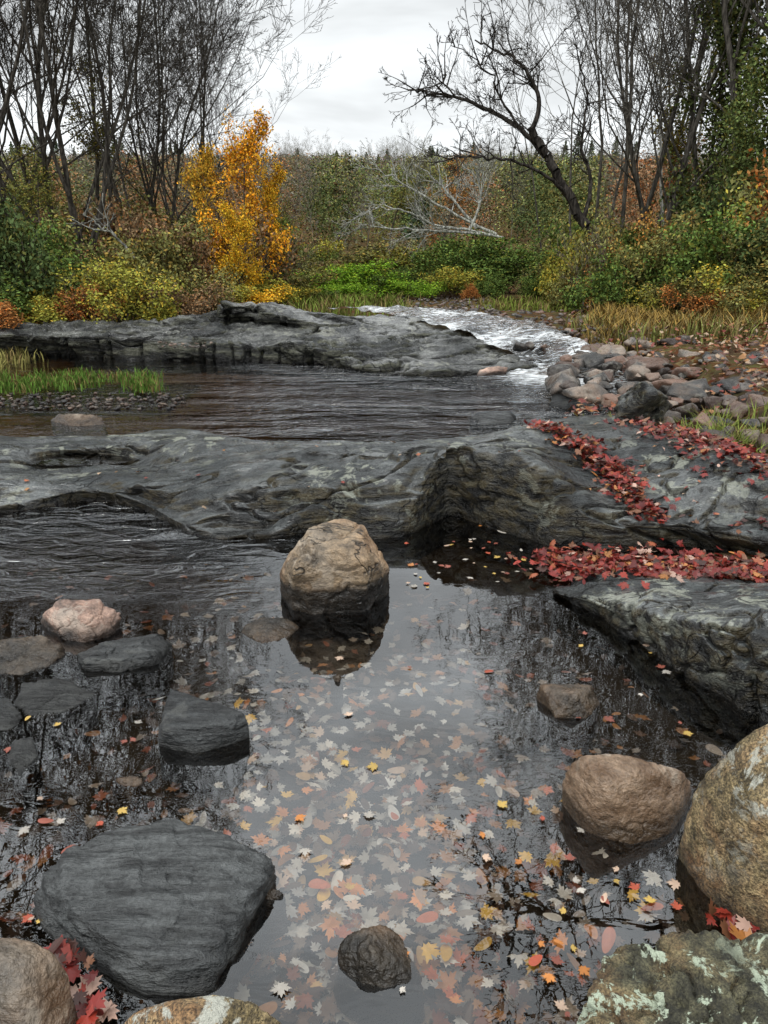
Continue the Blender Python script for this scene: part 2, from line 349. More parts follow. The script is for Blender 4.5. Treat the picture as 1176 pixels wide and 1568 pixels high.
boulder('boulder',[(62,955,0),(100,980,0),(130,984,0),(185,962,0),(95,918,.12),(150,920,.12),(184,940,.06),(70,936,.09),(130,945,.10),(165,965,.03)],M_pink,seed=6,n=6,p=60)
boulder('flat_rock',[(118,1008,0),(125,1028,0),(190,1029,0),(240,1017,0),(262,988,0),(240,970,.04),(160,984,.04),(120,1002,.03),(235,1003,.04),(130,1015,.035)],M_dark,seed=7,n=6,p=60)
boulder('flat_rock',[(-40,1030,0),(30,1034,0),(70,1022,0),(100,1002,0),(60,972,.06),(0,980,.06),(95,985,.04),(-40,985,.06)],M_tan2,seed=8,n=5,p=50)
boulder('flat_rock',[(22,1078,0),(50,1104,0),(110,1086,0),(147,1062,0),(100,1038,.02),(35,1045,.02)],M_dark,seed=9,n=5,p=50)
boulder('flat_rock',[(-30,1118,0),(20,1118,0),(34,1098,0),(15,1068,.04),(-30,1068,.04)],M_dark,seed=10,n=5,p=50)
boulder('flat_rock',[(12,1160,0),(30,1190,0),(58,1160,0),(50,1128,.02),(20,1132,.02)],M_dark,seed=11,n=5,p=40)
boulder('dark_block_rock',[(243,1142,0),(300,1153,0),(345,1143,0),(380,1125,0),(262,1055,.10),(330,1083,.10),(372,1092,.09),(379,1108,.06),(246,1110,.06),(345,1112,.08),(250,1118,.07)],M_dark,seed=12,p=120,amp=.012)
boulder('slate_slab_rock',[(50,1395,0),(80,1428,0),(150,1484,0),(230,1519,0),(322,1514,0),(345,1444,0),(382,1380,0),(420,1342,0),(270,1260,.1),(190,1268,.1),(68,1345,.07),(345,1283,.11),(412,1320,.07),(130,1405,.08),(240,1480,.06),(320,1450,.06),(105,1305,.1)],M_dark,seed=13,p=90,amp=.011,strat=.020)
boulder('boulder',[(-90,1440,.2),(60,1430,.2),(108,1470,.15),(128,1535,.05),(125,1620,0),(-90,1600,.1),(40,1640,.1),(30,1480,.23)],M_tan2,seed=14,p=10,amp=.015)
boulder('boulder',[(165,1562,.14),(220,1527,.19),(330,1513,.21),(400,1525,.2),(462,1566,.12),(470,1640,.0),(160,1640,0),(300,1650,.15),(300,1545,.25)],M_gran,seed=15,p=10,amp=.015)
boulder('boulder',[(503,1482,-.02),(520,1522,-.03),(600,1538,-.03),(660,1527,-.03),(640,1462,0),(600,1412,.05),(540,1415,.06),(510,1440,.04),(570,1460,.07)],M_tan2,seed=16,p=9)
boulder('boulder',[(870,1235,0),(900,1277,0),(970,1295,0),(1030,1277,0),(1062,1222,0),(857,1185,.1),(890,1157,.17),(960,1154,.18),(1040,1180,.14),(1060,1195,.08),(925,1192,.19),(1000,1240,.08)],M_tan2,seed=17,p=26,amp=.015)
boulder('granite_boulder',[(1040,1312,0),(1080,1372,0),(1150,1432,0),(1250,1452,0),(1035,1258,.1),(1060,1195,.25),(1110,1138,.38),(1180,1098,.5),(1280,1090,.5),(1300,1300,.35),(1130,1250,.3)],M_gran,seed=18,p=16,amp=.022)
boulder('lichen_boulder',[(893,1562,.12),(923,1482,.15),(958,1450,.16),(1070,1437,.18),(1176,1430,.2),(1260,1430,.2),(1260,1650,.2),(885,1640,.1),(915,1520,0),(950,1475,0)],M_lich,seed=19,p=40,amp=.04,fr=10)
boulder('boulder',[(822,1067,0),(850,1100,0),(900,1100,0),(918,1078,0),(828,1047,.06),(905,1048,.06),(880,1065,.07)],M_tan2,seed=20,n=5,p=40)
for i,(a,b,c_,d,zz) in enumerate([(170,1185,225,1228,-.0),(88,1235,130,1268,-.02),(505,1030,526,1046,.01),(765,1422,825,1455,-.01),(380,1360,440,1400,.0),(740,1100,830,1160,-.12)]):
    cx_=(a+c_)/2
    boulder('submerged_stone',[(a,(b+d)/2,zz-.03),(cx_,d,zz-.03),(c_,(b+d)/2+4,zz-.03),(cx_+4,b,zz+.01),(a+8,b+6,zz+.01),(c_-7,b+6,zz+.015)],M_tan2 if i!=3 else M_dark,seed=30+i,n=5,p=20)
boulder('flat_rock',[(718,640,0),(740,650,0),(785,649,0),(792,638,0),(735,630,.06),(782,629,.07)],M_dark,seed=40,n=5,p=30)
boulder('flat_rock',[(78,645,0),(110,653,0),(162,650,0),(150,634,.07),(90,633,.07)],M_tan2,seed=41,n=5,p=30)
boulder('flat_rock',[(730,576,0),(772,574,0),(778,563,.1),(735,565,.08),(760,560,.12)],M_pink,seed=42,n=5,p=30)
boulder('boulder',[(842,622,0),(880,630,0),(935,622,0),(848,600,.12),(900,592,.16),(938,600,.12)],M_dark,seed=43,n=5,p=30)
boulder('mossy_boulder',[(940,655,.25),(1010,640,.25),(1030,620,.3),(985,583,.62),(1010,600,.55),(945,610,.45),(960,595,.5)],M_slab,seed=44,n=5,p=30,amp=.05)
VAR=[]
for s in range(10):
    r=np.random.default_rng(100+s); pts=r.normal(size=(14,3)); pts/=np.linalg.norm(pts,axis=1,keepdims=True); pts*=r.uniform(.75,1.1,(14,1)); pts*=np.array([1.2,.85,.5])
    VAR.append((hullshape(pts*.5,n=4,p=40,amp=.03,seed=s),hullshape(pts*.5,n=2,p=30,amp=.02,seed=s)))
def scatter_stones(name,P,size,mat,lod=0,tilt=.4,sink=.25):
    V=[];Fs=[];o=0
    for p,s in zip(P,size):
        v,f=VAR[rng.integers(10)][lod]
        a=rng.uniform(0,6.28); ca,sa=math.cos(a),math.sin(a)
        R=np.array([[ca,-sa,0],[sa,ca,0],[0,0,1]]); b=rng.normal()*tilt*.5
        R=R@np.array([[1,0,0],[0,math.cos(b),-math.sin(b)],[0,math.sin(b),math.cos(b)]])
        V.append(v@R.T*s+np.array([p[0],p[1],p[2]+s*(.25-sink)])); Fs.append(f+o); o+=len(v)
    return mk(name,np.concatenate(V),np.concatenate(Fs),mat)
P=[];sz=[]
def area(n,x0,x1,y0,y1,s0,s1,z=0.,fix=None):
    for _ in range(n):
        g=G(rng.uniform(x0,x1),rng.uniform(y0,y1),z); P.append((g[0],g[1],max(float(T(g[0],g[1])),z-.12) if fix is None else fix)); sz.append(s0+(s1-s0)*rng.random()**1.6)
area(45,860,1190,505,590,.25,.7,.3); area(160,870,1190,480,600,.1,.35,.3); area(34,790,960,484,520,.15,.4,.4)
area(30,830,980,540,625,.12,.45,0); area(40,720,900,470,496,.1,.3,.45); area(45,1000,1190,590,660,.12,.4,.3)
scatter_stones('river_boulders',P,sz,M_stone)
P=[];sz=[]
area(520,600,760,447,474,.05,.2,.5); area(200,240,330,500,520,.03,.1,.4); area(340,-40,290,603,628,.03,.10,0,.012); area(420,740,1180,466,500,.05,.2,.5)
scatter_stones('gravel',P,sz,M_stone,1)
P=[];sz=[]
for _ in range(260):
    g=G(rng.uniform(0,1176),rng.uniform(850,1568),-.24); P.append((g[0],g[1],float(T(g[0],g[1])))); sz.append(.02+.09*rng.random()**3)
scatter_stones('streambed_pebbles',P,sz,M_tan2,1)
# ---------------- fallen leaves ----------------
half=[(0,-.42),(.26,-.5),(.24,-.3),(.64,-.26),(.5,-.05),(.95,.28),(.6,.3),(.56,.52),(.24,.26),(.33,.7),(.15,.66),(0,1.05)]
out=half+[(-x,y) for x,y in half[-2:0:-1]]; LF=np.array(out)
OV=np.array([(math.sin(a)*.42*(1-.25*math.cos(a)),-math.cos(a)*.9) for a in np.linspace(0,2*math.pi,len(LF),endpoint=False)])
def leaves(name,P,size,cols,flat=.15,curl=.25,oval=.15,mat=None):
    P=np.array(P,float); n=len(P); k=len(LF)
    base=np.where(rng.random((n,1,1))<oval,OV[None],LF[None])*np.asarray(size)[:,None,None]
    x,y=base[...,0],base[...,1]*rng.uniform(.8,1.1,(n,1))
    cu=rng.normal(size=(n,1))*curl/np.asarray(size)[:,None]; cv=rng.normal(size=(n,1))*curl/np.asarray(size)[:,None]
    z=cu*x*x+cv*y*y
    L=np.stack([x,y,z],-1)
    a=rng.uniform(0,6.28,n); bx=rng.normal(size=n)*flat; by=rng.normal(size=n)*flat
    ca,sa,cb,sb,cc,sc_=np.cos(a),np.sin(a),np.cos(bx),np.sin(bx),np.cos(by),np.sin(by)
    z0=np.zeros(n);o1=np.ones(n)
    Rz=np.stack([ca,-sa,z0,sa,ca,z0,z0,z0,o1],-1).reshape(n,3,3)
    Rx=np.stack([o1,z0,z0,z0,cb,-sb,z0,sb,cb],-1).reshape(n,3,3)
    Ry=np.stack([cc,z0,sc_,z0,o1,z0,-sc_,z0,cc],-1).reshape(n,3,3)
    V=np.einsum('nij,nkj->nki',Rz@Rx@Ry,L)+P[:,None,:]
    C=np.repeat(np.asarray(cols)[:,None,:],k,1)
    return mk(name,V.reshape(-1,3),np.arange(n*k).reshape(n,k),mat or M_leaf,smooth=False,col=C.reshape(-1,3))
def pick(pal,n,wt=None,var=.25):
    pal=np.array(pal); i=rng.choice(len(pal),n,p=np.array(wt)/sum(wt) if wt else None)
    return np.clip(pal[i]*rng.uniform(1-var,1+var,(n,1)),0,1)
bpy.context.view_layer.update()
dg=bpy.context.evaluated_depsgraph_get()
trees=[BVHTree.FromObject(o,dg) for o in S.objects if o.name.startswith(('rock_ledge','ground','slate'))]
def drop(x,y):
    best=-9
    for tr in trees:
        h=tr.ray_cast(Vector((x,y,5)),Vector((0,0,-1)))
        if h[0] is not None: best=max(best,h[0].z)
    return best
P=[];zsz=[];side=[]
for _ in range(2500):
    u=rng.random()
    if u<.6: px,py=rng.normal(560,150),rng.uniform(930,1600)
    else: px,py=rng.uniform(0,1176),rng.uniform(880,1600)
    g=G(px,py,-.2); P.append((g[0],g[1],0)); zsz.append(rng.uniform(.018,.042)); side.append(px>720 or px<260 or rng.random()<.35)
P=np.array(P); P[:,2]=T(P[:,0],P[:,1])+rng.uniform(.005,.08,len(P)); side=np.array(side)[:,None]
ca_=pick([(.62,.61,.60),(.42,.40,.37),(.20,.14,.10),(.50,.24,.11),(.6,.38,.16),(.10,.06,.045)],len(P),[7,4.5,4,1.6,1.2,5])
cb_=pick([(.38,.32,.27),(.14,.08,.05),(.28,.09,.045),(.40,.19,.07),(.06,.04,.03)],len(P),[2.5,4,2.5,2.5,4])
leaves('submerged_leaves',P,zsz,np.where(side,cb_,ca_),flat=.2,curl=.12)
P=[];zsz=[]
for _ in range(180):
    px,py=rng.normal(480,75),rng.uniform(1060,1450)
    if rng.random()<.5: px,py=rng.uniform(600,1000),rng.uniform(1180,1540)
    g=G(px,py,-.07); P.append((g[0],g[1],rng.uniform(-.10,-.015))); zsz.append(rng.uniform(.02,.038))
leaves('sunken_bright_leaves',P,zsz,pick([(.70,.52,.40),(.75,.30,.09),(.8,.5,.10),(.60,.16,.06),(.75,.71,.66)],180,[2,3,2.4,2,4]),flat=.25,curl=.15)
P=[];zsz=[]
def fl(n,x0,x1,y0,y1):
    for _ in range(n):
        g=G(rng.uniform(x0,x1),rng.uniform(y0,y1),.004); P.append((g[0],g[1],.006)); zsz.append(rng.uniform(.010,.028))
fl(18,380,900,1000,1560); fl(22,0,230,1040,1450); fl(60,620,880,800,905); fl(34,820,1150,1250,1568); fl(16,850,1100,960,1140)
leaves('floating_leaves',P,zsz,pick([(.30,.06,.03),(.45,.17,.04),(.42,.30,.22),(.2,.06,.04),(.42,.28,.07),(.35,.32,.28)],len(P)),flat=.05,curl=.08)
P=[];zsz=[]
def drift(path,wd,n,lay=.05):
    path=np.array([G(a,b,z)[:2] for a,b,z in path]); pp=cr(path,200)
    for _ in range(n):
        q=pp[rng.integers(200)]+rng.normal(size=2)*wd; h=drop(q[0],q[1])
        P.append((q[0],q[1],max(h,.0)+rng.uniform(.008,lay))); zsz.append(rng.uniform(.020,.042))
drift([(835,668,.36),(870,682,.34),(905,700,.29),(935,720,.27),(955,745,.24),(975,770,.2),(1000,785,.19)],.075,850,.06)
drift([(840,865,.0),(920,865,.02),(1000,862,.03),(1100,870,.03),(1180,872,.04)],.10,1000,.06)
drift([(880,885,.0),(960,885,.02),(1050,880,.03),(1180,885,.04)],.08,650,.05)
drift([(1000,655,.35),(1080,675,.4),(1180,710,.42)],.16,600,.06)
drift([(1040,640,.4),(1180,670,.45)],.25,350,.06)
drift([(85,1462,.04),(115,1490,.04),(135,1520,.04),(140,1560,.04)],.018,34,.06)
drift([(1090,1385,.0),(1150,1440,.0),(1080,1430,0)],.05,24,.03)
leaves('red_leaf_drift',P,zsz,pick([(.15,.014,.010),(.22,.026,.015),(.10,.012,.010),(.28,.08,.035),(.42,.27,.21),(.32,.13,.035),(.05,.02,.015),(.14,.06,.03)],len(P),[5,5,4,2,1.6,1,3,2.5]),flat=.4,curl=.3)
P=[];zsz=[]
for _ in range(80):
    g=G(rng.uniform(0,1176),rng.uniform(690,815),.2); h=drop(g[0],g[1])
    if h>.03: P.append((g[0],g[1],h+.012)); zsz.append(rng.uniform(.014,.03))
for _ in range(1900):
    g=G(rng.uniform(870,1200),rng.uniform(475,600),.35); h=drop(g[0],g[1]); P.append((g[0],g[1],h+rng.uniform(.02,.22))); zsz.append(rng.uniform(.03,.06))
leaves('scattered_leaves',P,zsz,pick([(.16,.03,.02),(.24,.08,.035),(.34,.24,.16),(.30,.14,.045),(.11,.045,.03)],len(P)),flat=.35,curl=.3)
# ---------------- grass ----------------
M_grass=attrmat('grass_blade',.6,0)
def grass(name,P,h,col,w=.006,spread=.35,mixc=(.16,.12,.05),mf=.25):
    n=len(P); h=h*rng.uniform(.3,1.2,n)
    a=rng.uniform(0,6.28,n); d=np.stack([np.cos(a),np.sin(a),0*a],-1); s=np.stack([-np.sin(a),np.cos(a),0*a],-1)*w
    ln=rng.uniform(.1,spread*2,n)[:,None]*h[:,None]
    up=np.zeros((n,3)); up[:,2]=h
    m_=P+up*.6+d*ln*.35; t_=P+up*.92+d*ln
    V=np.stack([P-s,P+s,m_-s*.8,m_+s*.8,t_-s*.15,t_+s*.15],1).reshape(-1,3)
    b=np.arange(n)[:,None]*6
    Fc=np.concatenate([b+np.array([0,1,3,2]),b+np.array([2,3,5,4])])
    col=np.where(rng.random((n,1))<mf,np.array([mixc]),col)
    C=np.repeat(col*rng.uniform(.5,1.5,(n,1)),6,0)
    return mk(name,V,Fc,M_grass,smooth=False,col=C)
def gpatch(n,clumps,x0,x1,y0,y1,z,r,zmin=0):
    g=np.array([G(rng.uniform(x0,x1),rng.uniform(y0,y1),z)[:2] for _ in range(clumps)])
    q=np.repeat(g,n,0)+rng.normal(size=(n*clumps,2))*r*rng.uniform(.4,1.2,(n*clumps,1))
    return np.concatenate([q,(np.maximum(T(q[:,0],q[:,1]),zmin)-.02)[:,None]],1)
grass('grass',gpatch(60,50,-60,250,577,602,.03,.09,.05),.13,np.array([[.09,.16,.03]]),.006)
grass('grass',gpatch(50,50,740,1000,455,468,.5,.2),.24,np.array([[.16,.2,.04]]),.012,.5,mf=.4)
grass('grass',gpatch(70,50,920,1200,465,490,.6,.2),.38,np.array([[.26,.17,.05]]),.012,.5)
grass('grass',gpatch(60,34,900,1200,462,500,.6,.25),.34,np.array([[.14,.15,.045]]),.012,.5,mf=.5)
grass('grass',gpatch(60,34,440,610,452,472,.5,.25),.32,np.array([[.15,.2,.04]]),.012,.5,mf=.4)
grass('grass',gpatch(60,70,900,1200,600,665,.4,.12),.28,np.array([[.14,.17,.04]]),.006,.6)
grass('grass',gpatch(60,14,-80,20,505,530,.4,.2),.2,np.array([[.2,.18,.06]]),.010,.5)
grass('grass',gpatch(60,50,240,460,470,498,.5,.3),.25,np.array([[.14,.15,.045]]),.012,.5,mf=.5)
xx,yy=np.meshgrid(np.linspace(-7.5,-2.6,80),np.linspace(8.6,10.6,50))
zz=.06-.22*sst(.0,1.,np.hypot((xx+6)/3.2,(yy-9.6)/.75)+.1*fbm(np.stack([xx,yy,0*xx],-1)*2,3,4))
mk('gravel_bar',np.stack([xx,yy,zz],-1).reshape(-1,3),gridfaces(80,50),M_stone)
# ---------------- trees ----------------
def tubes(segs):
    Vs=[];Fs=[];o=0
    for lo,hi,k in ((.05,9,8),(.015,.05,5),(0,.015,3)):
        q=[s for s in segs if lo<=s[2]<hi]
        if not q: continue
        a=np.array([s[0] for s in q]);b=np.array([s[1] for s in q]);ra=np.array([s[2] for s in q]);rb_=np.array([s[3] for s in q])
        d=b-a; d/=np.linalg.norm(d,axis=1,keepdims=True)+1e-9
        ref=np.where(np.abs(d[:,2:3])>.9,np.array([[1.,0,0]]),np.array([[0,0,1.]]))
        u=np.cross(d,ref);u/=np.linalg.norm(u,axis=1,keepdims=True);v=np.cross(d,u)
        an=np.arange(k)*2*math.pi/k
        ring=u[:,None]*np.cos(an)[None,:,None]+v[:,None]*np.sin(an)[None,:,None]
        A=a[:,None]+ring*ra[:,None,None];B=b[:,None]+ring*rb_[:,None,None]
        V=np.concatenate([A,B],1).reshape(-1,3); n=len(q)
        i=np.arange(k);j=(i+1)%k
        f=np.stack([i,j,j+k,i+k],-1)
        Fs.append((f[None]+(np.arange(n)*2*k)[:,None,None]).reshape(-1,4)+o); Vs.append(V); o+=len(V)
    return np.concatenate(Vs),np.concatenate(Fs)
def grow(rr,p,d,L,r,lv,levels,segs,tips,nch=(12,7,5,4),ang=(.7,.75,.7),wob=.12,up=.06,start=.3,rmin=.007,lr=.5):
    n=[12,7,4,3,3][lv]; P=Vector(p);D=Vector(d).normalized()
    ch=nch[min(lv,len(nch)-1)] if lv<levels else 0
    ts=sorted(rr.uniform(start if lv==0 else .18,1.) for _ in range(ch)); ti=0
    for i in range(n):
        D=(D+Vector((rr.gauss(0,wob),rr.gauss(0,wob),rr.gauss(0,wob)+up))).normalized()
        Q=P+D*(L/n); t0=i/n;t1=(i+1)/n
        ra=max(r*(1-.85*t0),rmin);rb_=max(r*(1-.85*t1),rmin)
        segs.append((tuple(P),tuple(Q),ra,rb_))
        while ti<ch and ts[ti]<=t1+1e-6:
            f=(ts[ti]-t0)/(t1-t0); B=P.lerp(Q,max(0,min(1,f)))
            ax=Vector((rr.gauss(0,1),rr.gauss(0,1),rr.gauss(0,1))).cross(D).normalized()
            A=ang[min(lv,2)]*rr.uniform(.6,1.3)
            nd=(D*math.cos(A)+ax*math.sin(A))
            rc=max(r*(1-.85*ts[ti])*rr.uniform(.35,.6),rmin)
            Lc=L*lr*(1-.5*ts[ti])*rr.uniform(.6,1.2)*(1. if lv else 1.15)
            grow(rr,B,nd,Lc,rc,lv+1,levels,segs,tips,nch,ang,wob*1.15,up,start,rmin,lr); ti+=1
        P=Q
    if lv>=levels-1: tips.append((tuple(P),lv))
def leafcloud(centers,per,jit,size,rr):
    C=np.repeat(np.array(centers),per,0); n=len(C); C=C+rr.normal(size=(n,3))*jit
    s=size*rr.uniform(.6,1.3,(n,1))
    a=rr.normal(size=(n,3));a/=np.linalg.norm(a,axis=1,keepdims=True)
    b=np.cross(a,rr.normal(size=(n,3)));b/=np.linalg.norm(b,axis=1,keepdims=True)
    V=np.stack([C-a*s,C-b*s*.55,C+a*s,C+b*s*.55],1).reshape(-1,3)
    return V,np.arange(4*n).reshape(n,4)
def put(me,name,loc,sc,rot,col,parent=None):
    o=bpy.data.objects.new(name,me); o.location=loc; o.scale=sc if hasattr(sc,'__len__') else (sc,)*3; o.rotation_euler=(0,0,rot); o.color=(*col,1)
    if parent: o.parent=parent
    S.collection.objects.link(o); return o
def datamesh(name,V,Fc,mat):
    o=mk(name,V,Fc,mat,smooth=False); me=o.data; bpy.data.objects.remove(o); return me
BARE=[]
for s,(h,st,lev,nch,ang,r0) in enumerate([(13,.12,4,(17,9,6,4),(.6,.65,.7),.085),(15,.2,4,(15,8,6,4),(.65,.65,.7),.09),(14,.3,4,(16,8,6,3),(.7,.7,.7),.085),(16,.4,3,(18,9,8,3),(.7,.7,.7),.09),(15,.45,3,(16,8,8,3),(.6,.7,.8),.08)]):
    rr=random.Random(50+s);segs=[];tips=[]
    grow(rr,(0,0,-.3),(0,0,1),h,r0,0,lev,segs,tips,nch,ang,.08,.07,st,.0065,.52)
    if s<2:
        for k in range(3):
            a=rr.uniform(0,6.28); grow(rr,(0,0,.4+k*.3),(math.cos(a)*.45,math.sin(a)*.45,1),h*.85,r0*.7,0,lev,segs,tips,(10,7,6,3),ang,.08,.07,st,.0065,.52)
    V,Fc=tubes(segs); BARE.append((datamesh('bare_tree_mesh',V,Fc,M_bark),h))
LEAFY=[]
for s,(h,jit,per,ls) in enumerate([(5,.12,8,.045),(9,.22,10,.075),(9,.2,4,.07)]):
    rr=random.Random(90+s);segs=[];tips=[]
    grow(rr,(0,0,-.2),(0,0,1),h,.011*h,0,3,segs,tips,(22,7,5),(.75,.7,.7),.06,.05,.12,.006,.33)
    V,Fc=tubes(segs); c=[t_[0] for t_ in tips]; nr=np.random.default_rng(s)
    V2,F2=leafcloud(c,per,jit,ls,nr)
    LEAFY.append((datamesh('t',V,Fc,M_bark),datamesh('l',V2,F2,M_fol),h))
def leafy(name,v,loc,h,col,rot,bark=(.07,.06,.05),wid=1.,parent=None):
    tm,lm,hh=LEAFY[v]; e=bpy.data.objects.new(name,None); S.collection.objects.link(e); e.location=loc; e.rotation_euler=(0,0,rot); e.scale=(h/hh*wid,h/hh*wid,h/hh)
    put(tm,'trunk_and_limbs',(0,0,0),1,0,bark,e); put(lm,'foliage',(0,0,0),1,0,col,e); return e
SHRUB=[]
for s in range(5):
    rr=random.Random(200+s);segs=[];tips=[]
    for k in range(9):
        a=rr.uniform(0,6.28);sp_=rr.uniform(.1,.75)
        grow(rr,(rr.gauss(0,.12),rr.gauss(0,.12),-.03),(math.cos(a)*sp_,math.sin(a)*sp_,1),rr.uniform(.55,1.0),.008,0,2,segs,tips,(9,6),(.6,.7),.12,.03,.2,.0022,.42)
    V,Fc=tubes(segs); c=[t_[0] for t_ in tips]; nr=np.random.default_rng(20+s)
    V2,F2=leafcloud(c,[12,12,8,6,3][s],.055,[.024,.022,.024,.022,.02][s],nr)
    SHRUB.append((datamesh('s',V,Fc,M_bark),datamesh('sl',V2,F2,M_fol)))
def shrub(px,Y,top,wid,col,v=None,name='shrub',stem=(.1,.085,.07),parent=None):
    X_=W(px,420,Y)[0]; zt=W(px,top,Y)[2]; zb=float(T(X_,Y)); h=max(zt-zb,.25)
    a,b=SHRUB[rng.integers(4) if v is None else v]
    e=bpy.data.objects.new(name,None); S.collection.objects.link(e); e.location=(X_,Y,zb-.03); e.rotation_euler=(0,0,rng.uniform(0,6.28)); e.scale=(wid,wid,h)
    if parent: e.parent=parent
    put(a,'stems',(0,0,0),1,0,stem,e); put(b,'foliage',(0,0,0),1,0,col,e)
GR=(.08,.125,.032);DG=(.055,.08,.03);YG=(.21,.21,.04);OL=(.13,.13,.045);YE=(.46,.30,.03);OR=(.26,.12,.04);RD=(.28,.045,.025);BR=(.15,.10,.055);BG=(.15,.27,.03)
L_=[(-30,14,310,1.8,DG),(25,14,300,1.7,DG),(60,16,320,1.8,GR),(30,14,400,1.6,GR),(110,15,365,1.7,GR),(90,13.6,445,1.1,OR),(130,13.8,425,1.1,OR),(60,13.6,440,1.2,YG),(150,14,385,1.5,YG),(200,13.8,400,1.5,YG),(235,14.5,410,1.4,OL),(180,15,360,1.7,OL),(275,14,430,1.1,BR),(300,15,405,1.3,OL),(230,16.5,345,1.9,OL),(290,17,340,1.8,BR),(345,17,430,1.3,YG),(385,17.5,435,1.3,YE),(410,18.5,415,1.3,YG),(340,18,380,1.3,YE),(440,20,435,1.2,YG),(455,21,405,1.6,OL),(480,21,440,1.2,GR),(0,13,450,1.2,OR),(240,13.6,455,.9,YG),(320,14.8,450,.9,BR),
 (500,24,415,1.8,BG),(535,24.5,400,2.,BG),(515,23,435,1.4,BG),(550,23,430,1.3,BG),(560,27,375,2.4,OL),(595,27,378,2.3,YG),(580,24,415,1.5,GR),(600,24,415,1.6,BG),(640,24.5,402,1.9,GR),(680,25,375,2.3,GR),(720,25.5,355,2.6,GR),(765,25.5,362,2.5,GR),(805,25,378,2.2,GR),(650,23,425,1.2,BG),(700,23.5,405,1.6,YG),(760,23,415,1.4,GR),(723,22.5,432,.55,OR),(840,23,395,1.7,OL),(860,21,375,1.4,YG),(885,20,350,1.3,YG),(880,19,400,1.2,OL),(820,22.5,420,1.2,GR),
 (940,17,385,1.5,GR),(975,17,370,1.6,OL),(1010,16.5,380,1.5,GR),(1050,17,340,1.9,OL),(1090,16,330,2.0,GR),(1140,15.5,320,2.,OL),(1185,15,310,2.1,DG),(1120,15,400,1.5,YG),(1060,15.5,415,1.3,OL),(1170,14.5,400,1.5,OL),(1100,19,270,2.6,DG),(1160,18,250,2.7,OL),(1060,21,290,2.5,OL),(1000,21,330,2.2,OL),(960,22,340,2.0,GR),(1200,17,230,2.6,OR),(1000,16,430,1.1,YG),(1080,14.8,435,1.1,OR),(1130,17,300,1.6,YG),(1040,19,320,1.5,(.26,.16,.05)),(1165,14.2,440,1.1,YG),(930,18.5,360,1.2,OR)]
for a in L_: shrub(*a)
brush=bpy.data.objects.new('underbrush',None); S.collection.objects.link(brush)
for _ in range(90):
    px=rng.uniform(-80,1260); Y_=rng.uniform(27,46); top=rng.uniform(355,405) if 430<px<830 else rng.uniform(310,400)
    col=[OL,(.12,.13,.05),(.13,.12,.07),(.14,.14,.06),OL,GR,BR,YG][rng.integers(8)]
    shrub(px,Y_,top,rng.uniform(2,3.6),col,v=rng.integers(2,5),name='brush',stem=(.15,.135,.115),parent=brush)
for _ in range(36):
    px=rng.choice([rng.uniform(-80,400),rng.uniform(900,1260)]); Y_=rng.uniform(17,26)
    shrub(px,Y_,rng.uniform(280,380),rng.uniform(1.5,2.6),[OL,BR,OL,GR][rng.integers(4)],v=rng.integers(2,5),name='brush',stem=(.14,.12,.10),parent=brush)
def bare(px,Y,v,h,rot=None,col=(.1,.09,.08),wid=1.,name='bare_tree'):
    X_=W(px,400,Y)[0]; me,hh=BARE[v]; k=h/hh
    put(me,name,(X_,Y,float(T(X_,Y))-.1),(k*wid,k*wid,k),rng.uniform(0,6.28) if rot is None else rot,col)
DK=(.06,.054,.047)
for a in [(-60,19,0,14),(10,20,2,15),(95,21,0,13.5),(130,20,1,13),(180,24,3,14),(215,26,1,12),(255,27,0,11.),(300,30,2,11.),(60,27,4,17),(-20,28,3,18),(150,31,4,17),(340,33,3,9.),(375,36,4,8.5),(20,25,0,14),(285,34,1,11.5)]: bare(*a,col=DK)
for a in [(880,27,4,10),(905,25,3,11),(945,24,3,14),(965,23,4,15),(995,28,2,14),(1035,26,3,16),(1075,22,4,15),(1120,20,2,16),(1160,24,3,17),(1200,19,0,15),(1250,22,1,17),(830,33,4,9),(1100,32,2,18),(1000,22,0,13),(1060,33,1,16),(920,34,2,12)]: bare(*a,col=(.09,.082,.072))
bare(1018,24,4,12,col=(.38,.37,.34),wid=.8,name='birch_tree'); bare(1048,30,3,14,col=(.34,.33,.3),wid=.8,name='birch_tree')
for px in (440,480,560,650,780): bare(px,rng.uniform(40,55),rng.integers(2,5),rng.uniform(5,6.5),col=(.14,.13,.11))
def ltree(name,px,Y,top,v,col,wid=1.):
    X_=W(px,400,Y)[0]; zb=float(T(X_,Y)); zt=W(px,top,Y)[2]; leafy(name,v,(X_,Y,zb),zt-zb,col,rng.uniform(0,6.28),wid=wid)
ltree('yellow_birch_tree',375,18.5,180,0,(.46,.25,.025),.9); ltree('yellow_birch_tree',335,19,230,0,(.34,.22,.03),.8); ltree('yellow_birch_tree',402,19.5,260,0,(.42,.27,.025),.8); ltree('yellow_birch_tree',365,17.8,320,0,(.42,.28,.025),1.)
ltree('leafy_tree',1150,20,-120,1,(.08,.105,.035),1.2); ltree('leafy_tree',1085,22,-30,1,(.075,.095,.035)); ltree('leafy_tree',1215,17,-60,2,(.42,.2,.03)); ltree('leafy_tree',1060,26,110,2,(.13,.12,.03))
ltree('leafy_tree',1125,19,150,1,(.09,.12,.04)); ltree('leafy_tree',990,27,230,2,(.2,.08,.03)); ltree('leafy_tree',-10,23,90,2,(.09,.09,.03)); ltree('leafy_tree',210,30,120,2,(.1,.10,.03))
ltree('leafy_tree',670,42,245,2,(.24,.13,.045),1.2); ltree('leafy_tree',590,44,255,2,(.13,.14,.04),1.2)
ltree('leafy_tree',60,19,230,2,(.12,.13,.035),1.2); ltree('leafy_tree',450,30,300,2,(.14,.15,.04),1.2)
rr=random.Random(5);segs=[];tips=[]
